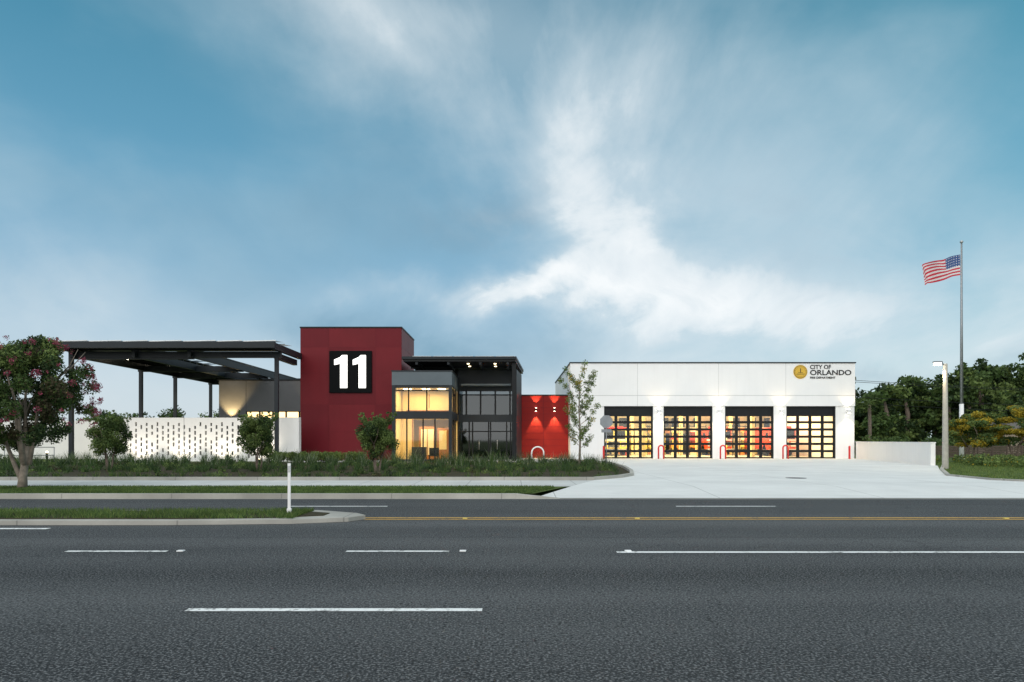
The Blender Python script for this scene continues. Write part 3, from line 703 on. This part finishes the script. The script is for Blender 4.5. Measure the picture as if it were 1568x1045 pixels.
mb.tube([(tx,ty,.05),(tx+.03,ty,.5),(tx+.10,ty,1.0),(tx+.15,ty,1.5)],[.15,.11,.10,.10],'bark_l',10)
branchy(mb,tx+.12,ty,4.0,.07,1.4,4,'bark_l',5,.38,tips,.9)
mb.tube([(tx+.1,ty,.1),(tx-.25,ty,.9),(tx-.6,ty+.1,1.6),(tx-.9,ty,2.3)],[.08,.06,.05,.03],'bark_l',8)
cs=[];rs=[]
for i in range(130):
    a=R.uniform(0,2*math.pi); q=R.random()**.55; z=R.uniform(1.45,4.6)
    rad=1.9*math.sqrt(max(.08,1-((z-2.75)/2.0)**2))
    cs.append((tx+.1+rad*q*math.cos(a),ty+rad*q*math.sin(a),z)); rs.append(R.uniform(.16,.38))
leaves(mb,cs,rs,52000,.08,['leaf_d','leaf_m','leaf_b','leaf_l'],[4,4,1.5,1.5],.15,1,.7)
fc=[];fr=[]
for i in range(150):
    a=R.uniform(0,2*math.pi); z=R.uniform(2.0,4.6); rad=1.98*math.sqrt(max(.05,1-((z-2.85)/1.95)**2))
    fc.append((tx+.1+rad*math.cos(a),ty+rad*math.sin(a),z+.05)); fr.append(R.uniform(.06,.14))
leaves(mb,fc,fr,6500,.045,['flower','flower','leaf_b'],[5,3,1.5],.1); mb.obj('crape_myrtle_tree')
def round_tree(x,y,r,zc,seed):
    rr=random.Random(seed); mb=MB(); branchy(mb,x,y,zc+.3,.05,r*.7,3,'bark',seed,.35)
    cs=[];rs=[]
    for i in range(44):
        a=rr.uniform(0,6.283); q=rr.random()**.5*.8; zz=rr.uniform(-.85,.9)
        rad=r*math.sqrt(max(.05,1-zz*zz)); cs.append((x+rad*q*math.cos(a),y+rad*q*math.sin(a),zc+zz*r*.9)); rs.append(rr.uniform(.2,.36)*r)
    leaves(mb,cs,rs,15000,.075,['leaf_d','leaf_m','leaf_l'],[2,3.6,4],.25,1,.7); 
    for _ in range(24):
        a=rr.uniform(0,6.283); b=(x+r*.5*math.cos(a),y+r*.5*math.sin(a),zc+r*.5); e=(x+r*.9*math.cos(a),y+r*.9*math.sin(a),zc+r*rr.uniform(.8,1.25))
        leaves(mb,[tuple(b[i]+(e[i]-b[i])*t for i in range(3)) for t in (.3,.6,.9)],[.07]*3,70,.07,['leaf_l','leaf_m'],[2,1],.1)
    mb.obj('holly_tree')
round_tree(-18.9,32,1.02,1.75,1); round_tree(-11.9,32,1.0,1.78,2); round_tree(-5.7,28.8,.9,1.68,3)
mb=MB(); x,y=3.95,40; tips=[]
mb.tube([(x,y,.1),(x+.05,y,1.8),(x-.03,y,3.5),(x+.05,y,5.0)],[.07,.055,.035,.012],'bark_l',8)
rr=random.Random(4)
for i in range(24):
    z=1.1+i*.17; a=i*2.4; l=(1.15-.13*abs(z-2.9))*rr.uniform(.6,1.2); e=(x+l*math.cos(a),y+l*math.sin(a),z+l*1.0)
    mid=(x+l*.5*math.cos(a),y+l*.5*math.sin(a),z+l*.35); mb.tube([(x,y,z),mid,e],[.02,.014,.006],'bark_l',5); tips+= [mid,e,tuple((mid[k]+e[k])/2 for k in range(3))]
leaves(mb,tips,[.22]*len(tips),5200,.09,['leaf_l','leaf_m','blade_l','leaf_y'],[3,2,3,.5],.1); mb.obj('young_elm_tree')
def ytree(x,y,h,r,seed,keys,wt,n=16000):
    rr=random.Random(seed); mb=MB(); branchy(mb,x,y,h*.75,.09,r*.8,3,'bark',seed,.4)
    cs=[];rs=[]
    for i in range(50):
        a=rr.uniform(0,6.283); q=rr.random()**.5; zz=rr.uniform(-.8,1)
        rad=r*math.sqrt(max(.1,1-zz*zz)); cs.append((x+rad*q*math.cos(a),y+rad*q*math.sin(a),h*.66+zz*h*.34)); rs.append((rr.uniform(.3,.6),rr.uniform(.3,.6),rr.uniform(.14,.28)))
    leaves(mb,cs,rs,n,.12,keys,wt,.15,1,.8); mb.obj('golden_rain_tree')
ytree(33.2,45,3.8,2.2,9,['leaf_y','leaf_m','leaf_l'],[5,2,2.5]); ytree(31.0,46,3.3,1.5,10,['leaf_m','leaf_l','leaf_y'],[2,3,2]); ytree(37.5,47,4.2,2.3,12,['leaf_m','leaf_l','leaf_y'],[2,3,2])
def palm(x,y,h,seed):
    rr=random.Random(seed); mb=MB(); mb.tube([(x,y,0),(x+.05,y,h*.5),(x,y,h)],[.2,.17,.16],'bark',10)
    for i in range(34):
        a=rr.uniform(0,6.283); up=rr.uniform(-.6,1.0); l=rr.uniform(1.0,1.5)
        pts=[(x+l*t*math.cos(a),y+l*t*math.sin(a),h+.2+l*(up*t-.7*t*t)) for t in (0,.3,.6,.8)]
        mb.tube(pts,[.02,.015,.01,.005],'leaf_l',4)
        cpt=np.array(pts[2]); n=26; base=np.tile(cpt,(n,1)); th=a+RN.uniform(-1.1,1.1,n); ln=l*.55*RN.uniform(.6,1.1,n)
        tip=base+np.stack([np.cos(th)*ln,np.sin(th)*ln,ln*RN.uniform(-.5,.35,n)],1); sd=np.stack([-np.sin(th),np.cos(th),np.zeros(n)],1)*.045
        mb.npfaces(np.stack([base-sd,base+sd,tip],1).reshape(-1,3),RN.integers(0,2,n),['leaf_m','leaf_l'],3)
    mb.obj('palm_tree')
palm(35.6,68,5.1,2)
def mass(name,items,n,size,keys,wt,per=26):
    mb=MB(); cs=[];rs=[]
    for (x,y,h,w) in items:
        mb.tube([(x,y,0),(x+.2,y,h*.5),(x-.3,y,h*.8)],[.35,.28,.1],'bark',7)
        for i in range(per):
            a=R.uniform(0,6.283); q=R.random()**.5; zz=R.uniform(-1,1); rad=w*math.sqrt(max(.1,1-zz*zz))
            cs.append((x+rad*q*math.cos(a),y+rad*q*math.sin(a)*.7,h*.52+zz*h*.42)); rs.append((R.uniform(.8,1.6),R.uniform(.7,1.4),R.uniform(.5,1.05)))
    leaves(mb,cs,rs,n,size,keys,wt,.2,1,.75); mb.obj(name)
it=[]
for i in range(30):
    x=40.5+i*2.1; it.append((x,84+R.uniform(-3,6),np.interp(x,[41,47,52,58,62,100],[8.3,8.4,9.9,11.2,12.2,13.0])+R.uniform(-1.0,.7),R.uniform(2.8,4.2)))
for i in range(26): it.append((36+i*3,95+R.uniform(-3,3),8.8+i*.15+R.uniform(-1,1.3),4.2))
mass('distant_trees',it,190000,.46,['leaf_d','leaf_m','leaf_l'],[3.5,4.5,2.6],30)
it=[(x,95+R.uniform(-4,4),5.2+R.uniform(-.9,1.0),2.6) for x in np.arange(-62,-38,3.2)]+[(x,120,5.5+R.uniform(-1,.5),3) for x in np.arange(-120,-60,4.5)]
mass('distant_trees',it,36000,.36,['leaf_d','leaf_m','leaf_l'],[4,4,1.5])
mb=MB(); cs=[(29+i*.9+R.uniform(-.3,.3),60+R.uniform(-1,3),1.0) for i in range(50)]
leaves(mb,cs,[R.uniform(.7,1.2) for _ in cs],22000,.2,['leaf_d','leaf_m','leaf_l'],[3,4,1.5],.3,.9); mb.obj('hedge')

# ---------------------------------------------------------------- WORLD
w=bpy.data.worlds.new('World'); scene.world=w; w.use_nodes=True; nt=w.node_tree; nt.nodes.clear()
out=nt.nodes.new('ShaderNodeOutputWorld'); bg=nt.nodes.new('ShaderNodeBackground'); 
tc=nt.nodes.new('ShaderNodeTexCoord').outputs['Generated']
sx=nt.nodes.new('ShaderNodeSeparateXYZ'); lk(nt,tc,sx.inputs[0]); X_,Y_,Z_=sx.outputs
mm=lambda op,*a,**k: math_node(nt,op,*a,**k)
A=mm('MULTIPLY',mm('ARCTAN2',X_,Y_),57.2958); E=mm('MULTIPLY',mm('ARCSINE',Z_),57.2958)
den=mm('ADD',mm('MAXIMUM',Z_,0.0),.30)
cb=nt.nodes.new('ShaderNodeCombineXYZ'); lk(nt,mm('DIVIDE',X_,den),cb.inputs[0]); lk(nt,mm('DIVIDE',Y_,den),cb.inputs[1])
Q=cb.outputs[0]
n1=noise(nt,tc,2.6,9,.56,.3)
n2=noise(nt,mapping(nt,tc,(1,1,1),loc=(9.1,4.7,2)),3.2,9,.56,.3)
nf=noise(nt,mapping(nt,Q,(1.7,.6,1),rot=(0,0,math.radians(-35)),loc=(1,5,0)),1.2,9,.56,.5)
npuff=noise(nt,mapping(nt,tc,(1,1,1.9),loc=(2,2,2)),5.0,9,.58,.5)
nbig=noise(nt,mapping(nt,tc,(1,1,2.0),loc=(4,1,3)),2.2,6,.5,.3)
A2=mm('ADD',A,mm('MULTIPLY',mm('SUBTRACT',n1,.5),30.0)); E2=mm('ADD',E,mm('MULTIPLY',mm('SUBTRACT',n2,.5),15.0))
def gauss(a,e,sa,se,wt,A=A2,E=E2):
    p=mm('POWER',mm('ABSOLUTE',mm('DIVIDE',mm('SUBTRACT',A,a),sa)),2.0); q=mm('POWER',mm('ABSOLUTE',mm('DIVIDE',mm('SUBTRACT',E,e),se)),2.0)
    return mm('MULTIPLY',mm('EXPONENT',mm('MULTIPLY',mm('ADD',p,q),-1.0)),wt)
def ssum(l):
    t=l[0]
    for x in l[1:]: t=mm('ADD',t,x)
    return t
bright=ssum([gauss(-3,12.0,5.5,1.5,1.5),gauss(4,10.2,4,1.9,1.0),gauss(13,10.8,8,3.5,1.25),gauss(6,15.5,6,3.5,1.05),gauss(4,21,8,5,.7),gauss(9,27,10,6,.6),gauss(-3,29,12,5,.6),gauss(-10,33,12,4,.5),gauss(24,8.5,12,3.5,.75),gauss(16,4.5,15,2.0,.65),gauss(32,12,11,5,.35),gauss(-33,8,10,4.5,.5),gauss(22,19,9,6,.35),gauss(-22,5.5,10,2.0,.3),gauss(38,6,8,4,.4)])
slate=ssum([gauss(-2,17.5,5,1.6,.9),gauss(-11,20,7,3,.45),gauss(-8,7.8,6,2.2,.7),gauss(0,6.1,7,1.7,.7),gauss(-15,14,8,3,.35),gauss(30,4.6,7,.7,.6),gauss(2,20,2.5,1.2,.7),gauss(-25,17,12,3,.2),gauss(5,13.6,3,1.0,.6)])
cr=nt.nodes.new('ShaderNodeValToRGB'); lk(nt,mm('DIVIDE',E,60.0),cr.inputs[0])
el=cr.color_ramp.elements; el[0].position=0; el[0].color=(.70,.75,.78,1); el[1].position=1; el[1].color=(1.05,1.08,1.10,1)
for p,c in ((.05,(.62,.71,.77)),(.13,(.40,.57,.70)),(.22,(.235,.45,.62)),(.33,(.135,.36,.53)),(.47,(.075,.275,.415)),(.58,(.052,.215,.33)),(.70,(.30,.42,.50)),(.85,(.98,1.03,1.07))):  # whitish top stops: unseen bright overhead sky, added to light the ground
    e_=el.new(p); e_.color=(*c,1)
base=cr.outputs[0]
base=mixc(nt,maprange(nt,A,0,35,0,.6),base,mixc(nt,1.0,base,(.90,1.10,1.0),'MULTIPLY'))
veil=mm('MULTIPLY',maprange(nt,nbig,.40,.68,0,.42,True),maprange(nt,nf,.3,.7,.3,1.2))
base=mixc(nt,veil,base,(.46,.62,.71))
base=mixc(nt,mm('MULTIPLY',slate,maprange(nt,npuff,.35,.6,.5,1.1)),base,(.17,.34,.47))
kE=maprange(nt,E,14,26,0,1)
tex=mixc(nt,kE,npuff,nf); tex=mm('ADD',mm('MULTIPLY',tex,.65),mm('MULTIPLY',nf,.35))
dens=mm('MULTIPLY',bright,maprange(nt,tex,.37,.63,.38,1.4))
c=mixc(nt,maprange(nt,dens,.0,1.05,0,.93),base,(.70,.79,.84))
c=mixc(nt,maprange(nt,dens,.75,1.5,0,.95),c,(.95,.98,.99))
c=mixc(nt,mm('MULTIPLY',maprange(nt,npuff,.54,.70,0,.45),maprange(nt,dens,.1,.6)),c,(.34,.50,.61))
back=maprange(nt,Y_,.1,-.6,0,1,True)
c=mixc(nt,mm('MULTIPLY',back,.8),c,(1.27,1.26,1.22))  # unseen sky behind the camera brightened as added fill light
ns=nt.nodes.new('ShaderNodeTexSky'); ns.sky_type='NISHITA'; ns.sun_disc=False; ns.sun_elevation=math.radians(28); ns.sun_rotation=math.radians(200)
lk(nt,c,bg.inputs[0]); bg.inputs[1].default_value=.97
bg2=nt.nodes.new('ShaderNodeBackground'); lk(nt,ns.outputs[0],bg2.inputs[0]); bg2.inputs[1].default_value=.006
ad=nt.nodes.new('ShaderNodeAddShader'); lk(nt,bg.outputs[0],ad.inputs[0]); lk(nt,bg2.outputs[0],ad.inputs[1]); lk(nt,ad.outputs[0],out.inputs[0])

sl=bpy.data.lights.new('sun','SUN'); sl.energy=.9; sl.angle=math.radians(50); sl.color=(1,.96,.92)
so=bpy.data.objects.new('sun',sl); scene.collection.objects.link(so)
az,elv=math.radians(200),math.radians(28)
dirv=Vector((math.sin(az)*math.cos(elv),math.cos(az)*math.cos(elv),math.sin(elv)))
so.rotation_euler=dirv.to_track_quat('Z','Y').to_euler()

# ---------------------------------------------------------------- CAMERA
cam=bpy.data.cameras.new('camera'); co=bpy.data.objects.new('camera',cam); scene.collection.objects.link(co)
co.location=(0,0,1.6); co.rotation_euler=(math.radians(90),0,0)
cam.sensor_width=36; cam.lens=24; cam.shift_y=.0967; cam.clip_end=6000; cam.clip_start=.1
scene.camera=co
